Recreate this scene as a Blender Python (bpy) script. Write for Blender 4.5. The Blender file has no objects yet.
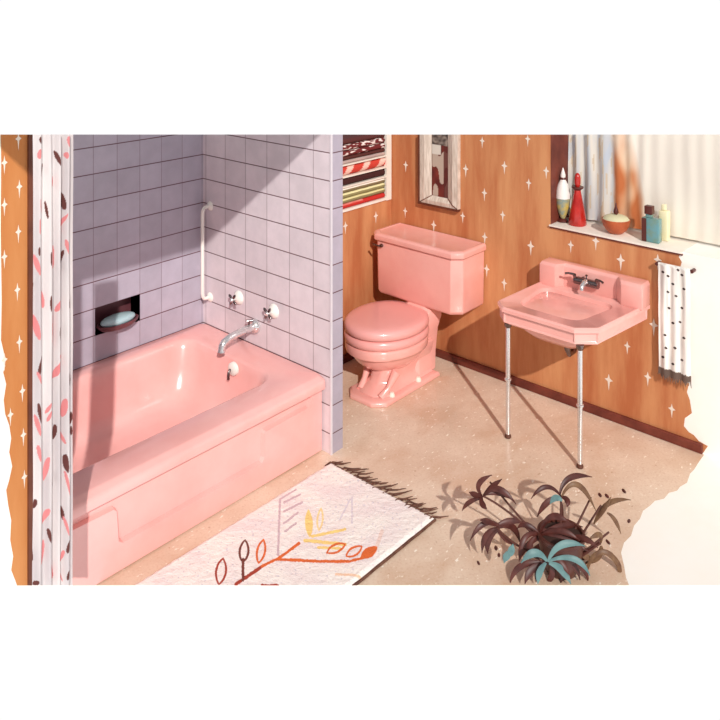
import bpy, bmesh, math, random
from mathutils import Vector, Matrix, noise
random.seed(7)
S = 2.4                      # one scene unit = the eye height of the view (2.4 m)
FL = math.sqrt(720*900)      # focal length in pixels of the 720 px frame
FX, FY = 805/1080.0, 720/1080.0
_n = math.hypot(FX, FY); FX /= _n; FY /= _n
RX, RY = FY, -FX
C = bpy.context.scene.collection
Z_RIM = .167

# ------------------------------------------------------------------ geometry helpers
def ray(px, py):
    a = (px-360)/FL; b = -(py+3)/FL
    return Vector((FX+RX*a, FY+RY*a, b))
def onX(px, py, X):
    d = ray(px, py); t = X/d.x
    return Vector((X, d.y*t, 1+d.z*t))
def onY(px, py, Y):
    d = ray(px, py); t = Y/d.y
    return Vector((d.x*t, Y, 1+d.z*t))
def onZ(px, py, z=0.0):
    d = ray(px, py); t = (z-1)/d.z
    return Vector((d.x*t, d.y*t, z))
def wp(px, py, dep):
    return Vector((0, 0, 1)) + ray(px, py)*dep
def depth(p): return FX*p[0]+FY*p[1]
KT = (134.5+3)/FL; KB = (585.6+3)/FL       # the section planes of the cut-away room

def lin(c):
    return tuple(((v/255)/12.92 if v/255 <= .04045 else ((v/255+.055)/1.055)**2.4) for v in c)

class MB:
    def __init__(s):
        s.bm = bmesh.new(); s.mi = 0
    def face(s, vs):
        try:
            f = s.bm.faces.new(vs); f.material_index = s.mi; return f
        except ValueError:
            return None
    def poly(s, pts):
        return s.face([s.bm.verts.new(p) for p in pts])
    def box(s, x0, x1, y0, y1, z0, z1):
        v = [s.bm.verts.new((x, y, z)) for z in (z0, z1) for x, y in ((x0,y0),(x1,y0),(x1,y1),(x0,y1))]
        for q in ((3,2,1,0),(4,5,6,7),(0,1,5,4),(1,2,6,5),(2,3,7,6),(3,0,4,7)): s.face([v[i] for i in q])
        return s
    def loft(s, rings, cap0=True, cap1=True, closed=True):
        R = [[s.bm.verts.new(p) for p in r] for r in rings]
        n = len(R[0])
        for a, b in zip(R, R[1:]):
            for i in range(n if closed else n-1):
                j = (i+1) % n
                s.face([a[i], a[j], b[j], b[i]])
        if cap0: s.face(list(reversed(R[0])))
        if cap1: s.face(R[-1])
        return s
    def prism(s, pts, z0, z1):
        return s.loft([[(p[0], p[1], z0) for p in pts], [(p[0], p[1], z1) for p in pts]])
    def tube(s, pts, r, n=12, caps=True):
        pts = [Vector(p) for p in pts]
        rr = r if isinstance(r, (list, tuple)) else [r]*len(pts)
        rings = []; up = None
        for i, p in enumerate(pts):
            t = (pts[min(i+1, len(pts)-1)]-pts[max(i-1, 0)]).normalized()
            if up is None:
                up = Vector((0, 0, 1)) if abs(t.z) < .9 else Vector((1, 0, 0))
            a = t.cross(up).normalized(); b = a.cross(t).normalized(); up = b
            rings.append([p+a*math.cos(k*2*math.pi/n)*rr[i]+b*math.sin(k*2*math.pi/n)*rr[i] for k in range(n)])
        return s.loft(rings, caps, caps)
    def lathe(s, prof, c, n=28, axis='z'):
        rings = []
        for r, h in prof:
            ring = []
            for k in range(n):
                u = math.cos(k*2*math.pi/n)*r; v = math.sin(k*2*math.pi/n)*r
                if axis == 'z': q = (c[0]+u, c[1]+v, c[2]+h)
                elif axis == 'x': q = (c[0]+h, c[1]+u, c[2]+v)
                else: q = (c[0]+u, c[1]+h, c[2]+v)
                ring.append(q)
            rings.append(ring)
        return s.loft(rings)
    def ball(s, c, rx, ry=None, rz=None, n=16):
        ry = ry or rx; rz = rz or rx
        rings = []
        for i in range(1, n//2):
            a = math.pi*i/(n//2)
            rings.append([(c[0]+rx*math.sin(a)*math.cos(k*2*math.pi/n), c[1]+ry*math.sin(a)*math.sin(k*2*math.pi/n), c[2]-rz*math.cos(a)) for k in range(n)])
        return s.loft(rings)
    def section(s, k, keep_below, fill=True):
        no = Vector((k*FX, k*FY, 1))
        g = s.bm.verts[:]+s.bm.edges[:]+s.bm.faces[:]
        r = bmesh.ops.bisect_plane(s.bm, geom=g, plane_co=(0, 0, 1), plane_no=no, dist=1e-7, clear_outer=keep_below, clear_inner=not keep_below)
        ed = [e for e in r['geom_cut'] if isinstance(e, bmesh.types.BMEdge)]
        if ed and fill:
            try: bmesh.ops.holes_fill(s.bm, edges=ed, sides=0)
            except Exception: pass
        return s
    def cut(s, top=True, bottom=False):
        if top: s.section(KT, True)
        if bottom: s.section(KB, False)
        return s
    def build(s, name, mats, parent=None, bevel=0, smooth=None, sub=0, solid=0, fixn=True):
        bm = s.bm
        if fixn: bmesh.ops.recalc_face_normals(bm, faces=bm.faces[:])
        for v in bm.verts: v.co *= S
        me = bpy.data.meshes.new(name); bm.to_mesh(me); bm.free()
        if not isinstance(mats, (list, tuple)): mats = [mats]
        for m in mats: me.materials.append(m)
        o = bpy.data.objects.new(name, me); C.objects.link(o)
        if parent is not None:
            o.parent = parent
            loc = wloc(parent)
            me.transform(Matrix.Translation(-loc))
        if smooth is not None:
            for p in me.polygons: p.use_smooth = True
            if smooth < 180:
                md = o.modifiers.new('w', 'EDGE_SPLIT'); md.split_angle = math.radians(smooth)
                if bevel or sub: o.modifiers.remove(md)
        if solid:
            md = o.modifiers.new('solid', 'SOLIDIFY'); md.thickness = solid*S; md.offset = 0
        if sub:
            md = o.modifiers.new('sub', 'SUBSURF'); md.levels = md.render_levels = sub
        if bevel:
            md = o.modifiers.new('bevel', 'BEVEL'); md.width = bevel*S; md.segments = 3; md.limit_method = 'ANGLE'; md.angle_limit = math.radians(28)
            md.harden_normals = False
            for p in me.polygons: p.use_smooth = True
            md2 = o.modifiers.new('split', 'EDGE_SPLIT'); md2.split_angle = math.radians(35)
        return o

def wloc(o):
    v = o.location.copy()
    while o.parent: o = o.parent; v += o.location
    return v
def thing(name, loc, label, cat, group=None):
    o = bpy.data.objects.new(name, None); C.objects.link(o)
    o.location = Vector(loc)*S; o.empty_display_size = .05
    return tag(o, label, cat, group)
def tag(o, label, cat, group=None):
    o['label'] = label; o['category'] = cat
    if group: o['group'] = group
    return o
def struct(o): o['kind'] = 'structure'; return o

def merge(w, mb, mi):
    me_ = bpy.data.meshes.new('merge'); mb.bm.to_mesh(me_); mb.bm.free()
    me_.materials.clear(); old = set(w.bm.faces)
    w.bm.from_mesh(me_); w.bm.faces.ensure_lookup_table(); bpy.data.meshes.remove(me_)
    for f in w.bm.faces:
        if f not in old: f.material_index = mi
def tess(mb, pts, i, j):
    from mathutils.geometry import tessellate_polygon
    V = [mb.bm.verts.new(p) for p in pts]
    for t in tessellate_polygon([[Vector((p[i]*100, p[j]*100, 0)) for p in pts]]): mb.face([V[k] for k in t])
def rrect(x0, x1, y0, y1, r, z, n=6):
    out = []
    for cx, cy, a0 in ((x1-r, y1-r, 0), (x0+r, y1-r, 90), (x0+r, y0+r, 180), (x1-r, y0+r, 270)):
        for k in range(n+1):
            a = math.radians(a0+90*k/n)
            out.append((cx+r*math.cos(a), cy+r*math.sin(a), z))
    return out
def polyray(poly, c, a):
    dx, dy = math.cos(a), math.sin(a); best = 0
    for i in range(len(poly)):
        x1, y1 = poly[i][0]-c[0], poly[i][1]-c[1]; x2, y2 = poly[(i+1) % len(poly)][0]-c[0], poly[(i+1) % len(poly)][1]-c[1]
        ex, ey = x2-x1, y2-y1; den = dx*ey-dy*ex
        if abs(den) < 1e-12: continue
        t = (x1*ey-y1*ex)/den; u = (x1*dy-y1*dx)/den
        if t > 0 and -1e-6 <= u <= 1+1e-6: best = max(best, t)
    return (c[0]+dx*best, c[1]+dy*best)
def resample(poly, c, angs, z):
    return [(*polyray(poly, c, a), z) for a in angs]
def angles(polys, c, n=72):
    A = [2*math.pi*i/n-math.pi for i in range(n)]
    for p in polys: A += [math.atan2(q[1]-c[1], q[0]-c[0]) for q in p]
    A = sorted(A); out = []
    for a in A:
        if not out or a-out[-1] > .004: out.append(a)
    return out

# ------------------------------------------------------------------ materials
def mat(name, col, rough=.5, var=None, scale=6, stretch=(1, 1, 1), metal=0, coat=0, bump=0, bscale=80, trans=0, ior=1.45, spec=.5, alpha=1):
    m = bpy.data.materials.new(name); m.use_nodes = True
    nt = m.node_tree; N = nt.nodes; L = nt.links; b = N['Principled BSDF']
    b.inputs['Roughness'].default_value = rough; b.inputs['Metallic'].default_value = metal
    b.inputs['Coat Weight'].default_value = coat; b.inputs['Coat Roughness'].default_value = .12
    b.inputs['Transmission Weight'].default_value = trans; b.inputs['IOR'].default_value = ior
    b.inputs['Specular IOR Level'].default_value = spec; b.inputs['Alpha'].default_value = alpha
    c = lin(col)
    tc = N.new('ShaderNodeTexCoord'); mp = N.new('ShaderNodeMapping'); mp.inputs['Scale'].default_value = stretch
    L.new(tc.outputs['Object'], mp.inputs[0])
    no = N.new('ShaderNodeTexNoise'); no.inputs['Scale'].default_value = scale; no.inputs['Detail'].default_value = 6
    no.inputs['Roughness'].default_value = .62
    L.new(mp.outputs[0], no.inputs[0])
    rp = N.new('ShaderNodeValToRGB'); c2 = lin(var) if var else tuple(v*.94 for v in c)
    rp.color_ramp.elements[0].position = .36; rp.color_ramp.elements[0].color = (*c2, 1)
    rp.color_ramp.elements[1].position = .64; rp.color_ramp.elements[1].color = (*c, 1)
    L.new(no.outputs[0], rp.inputs[0]); L.new(rp.outputs[0], b.inputs['Base Color'])
    if bump:
        n2 = N.new('ShaderNodeTexNoise'); n2.inputs['Scale'].default_value = bscale
        bp = N.new('ShaderNodeBump'); bp.inputs['Strength'].default_value = bump; bp.inputs['Distance'].default_value = .01
        L.new(tc.outputs['Object'], n2.inputs[0]); L.new(n2.outputs[0], bp.inputs['Height']); L.new(bp.outputs[0], b.inputs['Normal'])
    return m
def mat_attr(name, rough=.8, trans=0, bump=0, bscale=60):
    m = mat(name, (255, 255, 255), rough, bump=bump, bscale=bscale)
    nt = m.node_tree; b = nt.nodes['Principled BSDF']
    a = nt.nodes.new('ShaderNodeAttribute'); a.attribute_name = 'Col'
    nt.links.new(a.outputs['Color'], b.inputs['Base Color'])
    if trans:
        out = nt.nodes['Material Output']; tr = nt.nodes.new('ShaderNodeBsdfTranslucent'); mx = nt.nodes.new('ShaderNodeMixShader')
        mx.inputs[0].default_value = trans
        nt.links.new(a.outputs['Color'], tr.inputs[0]); nt.links.new(b.outputs[0], mx.inputs[1]); nt.links.new(tr.outputs[0], mx.inputs[2]); nt.links.new(mx.outputs[0], out.inputs[0])
    return m
def mat_tile(name, axis, u0, w, col, z0=.1675, h=.0614):
    m = mat(name, col, .3, var=tuple(int(v*.955) for v in col), scale=9, spec=.45)
    nt = m.node_tree; N = nt.nodes; L = nt.links; b = N['Principled BSDF']
    tc = N.new('ShaderNodeTexCoord'); sp = N.new('ShaderNodeSeparateXYZ'); L.new(tc.outputs['Object'], sp.inputs[0])
    def line(sock, o, wd, th):
        a = N.new('ShaderNodeMath'); a.operation = 'SUBTRACT'; L.new(sock, a.inputs[0]); a.inputs[1].default_value = o*S
        d = N.new('ShaderNodeMath'); d.operation = 'DIVIDE'; L.new(a.outputs[0], d.inputs[0]); d.inputs[1].default_value = wd*S
        p = N.new('ShaderNodeMath'); p.operation = 'PINGPONG'; L.new(d.outputs[0], p.inputs[0]); p.inputs[1].default_value = .5
        r = N.new('ShaderNodeMapRange'); r.inputs['From Min'].default_value = th*.45; r.inputs['From Max'].default_value = th
        r.inputs['To Min'].default_value = 1; r.inputs['To Max'].default_value = 0
        L.new(p.outputs[0], r.inputs[0]); return r.outputs[0], d.outputs[0]
    v, vi = line(sp.outputs['X' if axis == 'x' else 'Y'], u0, w, .019)
    hh, hi = line(sp.outputs['Z'], z0, h, .026)
    v2 = N.new('ShaderNodeMath'); v2.operation = 'MULTIPLY'; L.new(v, v2.inputs[0]); v2.inputs[1].default_value = .5
    mx = N.new('ShaderNodeMath'); mx.operation = 'MAXIMUM'; L.new(v2.outputs[0], mx.inputs[0]); L.new(hh, mx.inputs[1])
    # hand-set tiles: every tile a slightly different tone
    f1 = N.new('ShaderNodeMath'); f1.operation = 'FLOOR'; L.new(vi, f1.inputs[0])
    f2 = N.new('ShaderNodeMath'); f2.operation = 'FLOOR'; L.new(hi, f2.inputs[0])
    cb = N.new('ShaderNodeCombineXYZ'); L.new(f1.outputs[0], cb.inputs[0]); L.new(f2.outputs[0], cb.inputs[1])
    wn = N.new('ShaderNodeTexWhiteNoise'); L.new(cb.outputs[0], wn.inputs[0])
    hs = N.new('ShaderNodeHueSaturation'); mr = N.new('ShaderNodeMapRange'); mr.inputs['To Min'].default_value = .93; mr.inputs['To Max'].default_value = 1.05
    L.new(wn.outputs[0], mr.inputs[0]); L.new(mr.outputs[0], hs.inputs['Value'])
    base = b.inputs['Base Color'].links[0].from_socket
    L.new(base, hs.inputs['Color'])
    mc = N.new('ShaderNodeMixRGB'); L.new(mx.outputs[0], mc.inputs[0]); L.new(hs.outputs[0], mc.inputs[1]); mc.inputs[2].default_value = (*lin((104, 72, 78)), 1)
    L.new(mc.outputs[0], b.inputs['Base Color'])
    bp = N.new('ShaderNodeBump'); bp.invert = True; bp.inputs['Strength'].default_value = .35; bp.inputs['Distance'].default_value = .004
    L.new(mx.outputs[0], bp.inputs['Height']); L.new(bp.outputs[0], b.inputs['Normal'])
    return m

M = {}
M['cream'] = mat('bare_cream_plaster', (255, 252, 245), .8, var=(254, 249, 240), scale=5)
M['paper'] = mat('orange_wallpaper', (210, 148, 100), .75, var=(184, 108, 66), scale=2.6, stretch=(2.5, 2.5, .4))
M['paper_left'] = mat('amber_wallpaper', (206, 140, 84), .75, var=(194, 120, 62), scale=2.2, stretch=(2.5, 2.5, .45))
M['star'] = mat('white_star_print', (240, 226, 210), .7)
M['base'] = mat('dark_red_brown_paint', (122, 58, 44), .5, var=(96, 40, 30), scale=8)
M['casing'] = mat('dark_brown_paint', (112, 60, 40), .5, var=(90, 44, 30))
M['tile_back'] = mat_tile('grey_tile_back', 'x', 1.2035, .0608, (186, 178, 192))  # same tile as the tap wall, colour darkened to stand for shade
M['tile_wet'] = mat_tile('grey_tile_wet', 'y', 1.5837, .0775, (228, 215, 220))  # same tile again, colour lightened to stand for brighter light
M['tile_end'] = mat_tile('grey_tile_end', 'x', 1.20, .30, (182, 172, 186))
M['bead'] = mat('white_edge_bead', (222, 214, 220), .4)
M['pink'] = mat('pink_porcelain', (246, 182, 172), .2, var=(240, 168, 158), scale=3, coat=.5)
M['pink_tub'] = mat('pink_enamel', (248, 187, 181), .2, var=(244, 175, 168), scale=3, coat=.4)
M['pink_dark'] = mat('pink_seat_plastic', (242, 172, 166), .3, var=(238, 165, 158), scale=3, coat=.4)
M['chrome'] = mat('chrome', (232, 230, 230), .16, metal=.8)
M['chrome_dark'] = mat('aged_chrome', (130, 118, 118), .2, metal=1)
M['enamel'] = mat('polished_cream_metal', (246, 240, 232), .2, coat=.5)
M['foot'] = mat('brown_rubber', (96, 56, 40), .6)
M['recess'] = mat('maroon_glaze', (112, 66, 72), .35, var=(96, 52, 58))
M['soap'] = mat('pale_blue_soap', (186, 208, 212), .4, var=(170, 196, 202))
M['white'] = mat('white_paint', (243, 234, 222), .6, var=(236, 224, 210))
M['attr'] = mat_attr('printed_cloth', .85)
M['sheer'] = mat_attr('printed_curtain', .9, trans=.25)
M['shag'] = mat_attr('shag_wool', .95, bump=.5, bscale=120)
M['fringe'] = mat('dark_fringe_wool', (120, 82, 66), .9, var=(84, 50, 40), scale=30)
M['leaf_dark'] = mat('maroon_leaf', (92, 44, 36), .45, var=(64, 26, 22), scale=20)
M['leaf_olive'] = mat('olive_brown_leaf', (128, 96, 66), .5, var=(92, 58, 40), scale=20)
M['leaf_teal'] = mat('teal_leaf', (104, 138, 136), .5, var=(80, 112, 114), scale=14)
M['stem'] = mat('dark_stem', (86, 42, 32), .6)
M['pot'] = mat('dark_glazed_pot', (92, 48, 38), .35, var=(70, 34, 26))
M['soil'] = mat('potting_soil', (60, 36, 28), .95)
M['glass'] = mat('window_glass', (240, 245, 245), .03, trans=1, ior=1.45)

def mat_floor():
    m = mat('mottled_beige_floor', (233, 212, 190), .25, var=(217, 190, 166), scale=2.2, spec=.5)
    nt = m.node_tree; N = nt.nodes; L = nt.links; b = N['Principled BSDF']
    base = b.inputs['Base Color'].links[0].from_socket
    tc = N.new('ShaderNodeTexCoord')
    def layer(scale, stretch, lo, hi, col, prev, fac):
        mp = N.new('ShaderNodeMapping'); mp.inputs['Scale'].default_value = stretch; mp.inputs['Rotation'].default_value = (0, 0, .73)
        L.new(tc.outputs['Object'], mp.inputs[0])
        n = N.new('ShaderNodeTexNoise'); n.inputs['Scale'].default_value = scale; n.inputs['Detail'].default_value = 4
        L.new(mp.outputs[0], n.inputs[0])
        r = N.new('ShaderNodeMapRange'); r.inputs['From Min'].default_value = lo; r.inputs['From Max'].default_value = hi; r.inputs['To Max'].default_value = fac
        L.new(n.outputs[0], r.inputs[0])
        x = N.new('ShaderNodeMixRGB'); x.inputs[2].default_value = (*lin(col), 1)
        L.new(r.outputs[0], x.inputs[0]); L.new(prev, x.inputs[1]); return x.outputs[0]
    s = layer(3.1, (1, 1.7, 1), .5, .68, (205, 168, 138), base, .55)
    s = layer(26, (1, 2.2, 1), .64, .70, (255, 246, 232), s, .9)
    s = layer(34, (1, 1, 1), .67, .74, (170, 120, 92), s, .55)
    s = layer(90, (1, 1, 1), .5, .8, (196, 150, 118), s, .45)
    L.new(s, b.inputs['Base Color'])
    return m
M['floor'] = mat_floor()

# painted grids (cloth prints) ---------------------------------------------------
def grid(mb_name, nu, nv, pos, colf, material, parent=None, solid=0, cut=None, smooth=True):
    mb = MB(); bm = mb.bm
    lay = bm.verts.layers.float_color.new('Col')
    V = []
    for j in range(nv+1):
        row = []
        for i in range(nu+1):
            u, v = i/nu, j/nv
            w = bm.verts.new(pos(u, v)); w[lay] = (*lin(colf(u, v)), 1); row.append(w)
        V.append(row)
    for j in range(nv):
        for i in range(nu): mb.face([V[j][i], V[j][i+1], V[j+1][i+1], V[j+1][i]])
    if cut:
        if cut[0]:
            bmesh.ops.bisect_plane(bm, geom=bm.verts[:]+bm.edges[:]+bm.faces[:], plane_co=(0,0,1), plane_no=(KT*FX,KT*FY,1), clear_outer=True)
        if cut[1]:
            bmesh.ops.bisect_plane(bm, geom=bm.verts[:]+bm.edges[:]+bm.faces[:], plane_co=(0,0,1), plane_no=(KB*FX,KB*FY,1), clear_inner=True)
    o = mb.build(mb_name, material, parent, solid=solid, smooth=180 if smooth else None, fixn=False)
    return o
def mixc(a, b, t):
    t = max(0, min(1, t)); return tuple(a[i]*(1-t)+b[i]*t for i in range(3))
def nz(x, y, z=0): return noise.noise(Vector((x, y, z)))

# ================================================================== SETTING
D0 = FL/(585.6+3)
def dr(d, r): return (FX*d+RX*r, FY*d+RY*r)
fl = MB()
slab = [dr(D0, -.85), dr(D0, .80), (1.95, .30), (1.95, 1.73), (dr(D0, -.85)[0], 1.73)]
fl.prism(slab, -.02, 0)
fl.mi = 1
rag = [(704,455),(699,462),(694,470),(690,474),(687,483),(680,487),(677,491),(669,493),(664,499),(655,501),(650,506),(643,511),(640,519),(634,526),(631,536),(624,543),(621,553),(624,566),(626,578),(629,585.5)]
top = [(p.x, p.y, .0006) for p in (onZ(a, b) for a, b in rag)]
q = dr(D0, -.84)
top += [(q[0], q[1], .0006), (q[0], 1.70, .0006), (1.812, 1.70, .0006)]
fl.poly(top)
struct(fl.build('floor', [M['cream'], M['floor']], fixn=False))

def star(mb, p, u, w, up, dn, off):
    """four-pointed long-tailed wallpaper star; u = horizontal unit vector of the wall"""
    p = Vector(p)+Vector(off); u = Vector(u); z = Vector((0, 0, 1)); k = .28
    pts = [p+z*up, p+u*w*k+z*up*.3, p+u*w+z*up*.05, p+u*w*k-z*dn*.12, p-z*dn, p-u*w*k-z*dn*.12, p-u*w+z*up*.05, p-u*w*k+z*up*.3]
    mb.poly([tuple(a) for a in pts])

# ---- back wall (toilet, washbasin, window)
XB = 1.816; YS = 1.502
wY0, wY1, wZ = .42, .985, .432
w = MB()
w.box(XB, 1.95, wY1, 1.73, 0, 1.0); w.box(XB, 1.95, .30, wY0, 0, 1.0); w.box(XB, 1.95, wY0, wY1, 0, wZ)
w.cut()
w.mi = 1
e = .0008
pts = [(XB-e, YS, .0005)]
ragw = [(703,453),(708,446),(699,441),(694,435),(689,432),(684,426),(685,418),(692,413),(690,400),(687,392),(689,384),(680,372),(676,340),(678,300),(676,276),(680,268),(682,262),(679,257),(680,253.5)]
for a, b in ragw: p = onX(a, b, XB); pts.append((XB-e, p.y, max(p.z, .0005)))
p = onX(549, 224, XB)
pts += [(XB-e, wY1, wZ), (XB-e, wY1, .95), (XB-e, YS, .95)]
wp2 = MB(); tess(wp2, pts, 1, 2)
wp2.section(KT, True, False)
merge(w, wp2, 1); sb = MB()
stars = [(406,165),(405.5,211),(434,225),(463,216),(466,169),(484.7,193),(482.5,141),(487,269),(528,139),(504.7,166),(529,183),(503,215),(485,237),(531,246),(571,245),(546.5,171),
 (596,241),(621,260),(658,260),(487.5,269),(504.5,283),(654,325),(627.5,346),(609,380),(648,377),(672,409),(432,180) ,(545,305),(470,262)]
skip = {(432,180),(545,305),(470,262)}
w.mi = 2
seen = []
for a, b in stars:
    if (a, b) in skip or any(abs(a-c)+abs(b-d) < 3 for c, d in seen): continue
    seen.append((a, b)); p = onX(a, b, XB); k = random.uniform(.85, 1.15)
    star(sb, p, (0, 1, 0), .0095*k, .014*k, .023*k, (-.0014, 0, 0))
sb.section(KT, True, False); merge(w, sb, 2)
struct(w.build('wall_back', [M['cream'], M['paper'], M['star']], fixn=False))

# ---- side wall of the toilet alcove, opening for the towel recess
w = MB(); w.mi = 1
nX0, nX1, nZ0 = 1.40, 1.800, .418
w.box(1.305, nX0, YS, 1.73, 0, 1.0); w.box(nX1, XB, YS, 1.73, 0, 1.0); w.box(nX0, nX1, YS, 1.73, 0, nZ0); w.box(nX0, nX1, 1.62, 1.73, nZ0, 1.0)
w.cut(); w.mi = 2
for a, b in ((375.5, 216), (345, 226)): star(w, onY(a, b, YS), (1, 0, 0), .010, .014, .023, (0, -.0014, 0))
struct(w.build('wall_alcove', [M['cream'], M['paper'], M['star']], fixn=False))

# ---- tiled wall behind the bathtub, opening for the soap recess
YB = 1.6726; X0 = .603; XW = 1.268; YF = 1.2186
a = onY(95, 308, YB); b = onY(140, 294, YB); sx0, sx1 = a.x, b.x
sz1 = (a.z+b.z)/2; sz0 = onY(95, 336, YB).z
w = MB()
w.box(X0-.03, sx0, YB, 1.73, 0, 1.0); w.box(sx1, 1.305, YB, 1.73, 0, 1.0); w.box(sx0, sx1, YB, 1.73, 0, sz0); w.box(sx0, sx1, YB, 1.73, sz1, 1.0)
w.cut(True, True)
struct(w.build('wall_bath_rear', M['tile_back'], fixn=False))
# ---- thin tiled partition with the bath taps
w = MB()
w.mi = 0; w.box(XW, XW+.001, YF, YB, 0, 1.0)
w.mi = 1; w.box(XW+.001, 1.305, YF, YB, 0, 1.0)
w.cut()
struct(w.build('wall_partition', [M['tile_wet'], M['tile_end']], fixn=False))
w = MB(); w.box(XW-.0022, XW+.0022, YF-.0022, YF+.0022, 0, 1.0); w.cut()
struct(w.build('trim_1', M['bead'], fixn=False))
# ---- wall at the foot of the bath + wallpapered face on the left
w = MB()
w.mi = 3; w.box(X0-.028, X0, 1.245, YB, 0, 1.0)
w.mi = 0; w.box(.42, X0-.001, 1.235, 1.262, 0, 1.0)
w.cut(True, True)
ragl = [(29.5,586),(29.5,134),(0.5,134),(1,160),(.5,230),(1.5,300),(.8,340),(3.5,352),(5,366),(3,372),(6,384),(3.5,400),(5,414),(9,425),(11,438),(9,452),(12,466),(9,480),(6,490),(8,505),(11,520),(10,540),(13,556),(11,570),(15,580),(17,586)]
lp = MB()
p = [onY(a, b, 1.235) for a, b in ragl]
tess(lp, [(q.x, 1.2342, q.z) for q in p], 0, 2)
lp.section(KT, True, False); lp.section(KB, False, False)
merge(w, lp, 1); sb = MB()
w.mi = 2
for a, b in ((19,187),(18,232),(17,290),(18,139),(19,342),(22,391),(10,415),(23,435),(24,477),(4,257),(4,205),(4,360),(4,163)):
    star(sb, onY(a, b, 1.235), (1, 0, 0), .0050, .012, .018, (0, -.0014, 0))
sb.section(KT, True, False); merge(w, sb, 2)
struct(w.build('wall_left', [M['cream'], M['paper_left'], M['star'], M['tile_back']], fixn=False))
w = MB(); a = onY(28, 300, 1.232); w.box(a.x, X0+.001, 1.229, 1.247, 0, 1.0); w.cut(True, True)
struct(w.build('trim_2', M['casing'], fixn=False))

# ---- baseboards
w = MB(); pe = onX(702, 450, XB-.008)
w.box(XB-.008, XB-.0009, pe.y, YS, .0007, .0215); struct(w.build('baseboard_back', M['base'], bevel=.0012))
w = MB(); w.box(1.3055, XB-.009, YS-.008, YS-.0003, .0007, .0215); struct(w.build('baseboard_alcove', M['base'], bevel=.0012))

# ---- unseen slab over the bath, added and sized to shade the upper tiles
w = MB(); w.box(.32, .98, .846, 1.73, 1.02, 1.04); struct(w.build('shadow_slab', M['cream'], fixn=False))

# ---- window
win = bpy.data.objects.new('window_1', None); C.objects.link(win); win.location = Vector((1.93, .77, wZ))*S; struct(win)
w = MB(); t = .010
w.box(1.925, 1.939, wY1-t, wY1, wZ, 1); w.box(1.925, 1.939, wY0, wY0+t, wZ, 1); w.box(1.925, 1.939, wY0+t, wY1-t, wZ, wZ+t); w.cut()
w.build('window_frame', M['white'], win, fixn=False)
w = MB(); w.box(1.931, 1.933, wY0+t, wY1-t, wZ+t, 1); w.cut(); w.build('window_pane', M['glass'], win, fixn=False)
w = MB(); w.box(1.8159, 1.9495, wY1-.0006, wY1+.004, wZ, 1); w.cut(); w.build('window_reveal', M['base'], win)
ss = MB(); a = onX(682, 253, XB-.006)
ss.box(XB-.007, 1.924, a.y, wY1+.002, wZ-.0035, wZ+.0005); ss.build('window_sill', M['white'], win, bevel=.0008)
ss = MB(); ss.box(XB-.004, XB-.0005, a.y, wY1+.001, wZ-.0075, wZ-.0036); ss.build('sill_edge', M['base'], win)

# ================================================================== BATHTUB
tub = thing('bathtub', (.94, 1.45, 0), 'long pink enamel bathtub with panelled apron, set into the grey tiled alcove', 'bathtub')
R = []
xa, xb, ya, yb = X0+.0005, XW-.0008, 1.2300, YB-.0005
n = 8
R.append(rrect(xa, xb, ya+.030, yb, .006, .1405, n)); R.append(rrect(xa, xb, ya+.006, yb, .006, .1400, n))
R.append(rrect(xa, xb, ya+.001, yb, .008, .1425, n))
R.append(rrect(xa, xb, ya, yb, .009, .148, n))
R.append(rrect(xa, xb, ya, yb, .010, .156, n))
R.append(rrect(xa, xb, ya+.0015, yb, .011, .1605, n))
R.append(rrect(xa, xb, ya+.005, yb, .012, .163, n))
R.append(rrect(xa, xb, ya+.0095, yb, .014, .1645, n))
R.append(rrect(xa+.001, xb-.001, ya+.0125, yb-.001, .016, .1675, n))
R.append(rrect(xa+.004, xb-.003, ya+.018, yb-.002, .018, .1685, n))
R.append(rrect(.648, 1.198, 1.309, 1.638, .052, .1675, n))
R.append(rrect(.652, 1.194, 1.313, 1.634, .050, .1660, n))
R.append(rrect(.656, 1.190, 1.317, 1.630, .048, .1620, n))
R.append(rrect(.662, 1.186, 1.321, 1.626, .050, .150, n))
R.append(rrect(.690, 1.176, 1.330, 1.618, .055, .110, n))
R.append(rrect(.730, 1.164, 1.340, 1.608, .060, .070, n))
R.append(rrect(.755, 1.152, 1.350, 1.598, .065, .050, n))
R.append(rrect(.780, 1.135, 1.365, 1.584, .065, .040, n))
R.append(rrect(.820, 1.100, 1.400, 1.550, .060, .037, n))
b = MB().loft(R, False, True)
b.section(KB, False) if False else None
b.build('basin', M['pink_tub'], tub, smooth=50, fixn=False)
b = MB(); b.box(X0+.0005, XW-.0012, 1.2530, 1.266, 0.0008, .1415)
b.cut(False, True)
b.build('apron', M['pink_tub'], tub, fixn=False)
# raised lower panel of the apron with its stepped top line
zl = .118
prof = [(X0+.001, .001), (XW-.0018, .001), (XW-.0018, .1395), (1.232, .1395), (1.228, .120), (1.222, .114), (1.100, .112), (1.096, .106), (1.096, .058), (1.090, .051), (.772, .051), (.765, .056), (.761, .110), (.754, .117), (X0+.001, .121)]
b = MB()
def shrink(pr, dz):
    out = []
    for i, (x, z) in enumerate(pr):
        out.append((x, z))
    return out
ring0 = [(x, 1.2529, z) for x, z in prof]; 
cx = [(x, z) for x, z in prof]
def inset2(pr, d):
    out = []; N_ = len(pr)
    for i in range(N_):
        p0 = Vector(pr[i-1]); p1 = Vector(pr[i]); p2 = Vector(pr[(i+1) % N_])
        a = (p1-p0).normalized(); c = (p2-p1).normalized()
        na = Vector((-a.y, a.x)); nc = Vector((-c.y, c.x)); m = (na+nc)
        m = m/max(m.length_squared, .3)*2*d
        out.append((p1.x+m.x*.5*1.0, p1.y+m.y*.5*1.0))
    return out
ring1 = [(x, 1.2435, z) for x, z in inset2(prof, .0050)]
b.loft([ring0, ring1], False, True)
b.cut(False, True)
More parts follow.
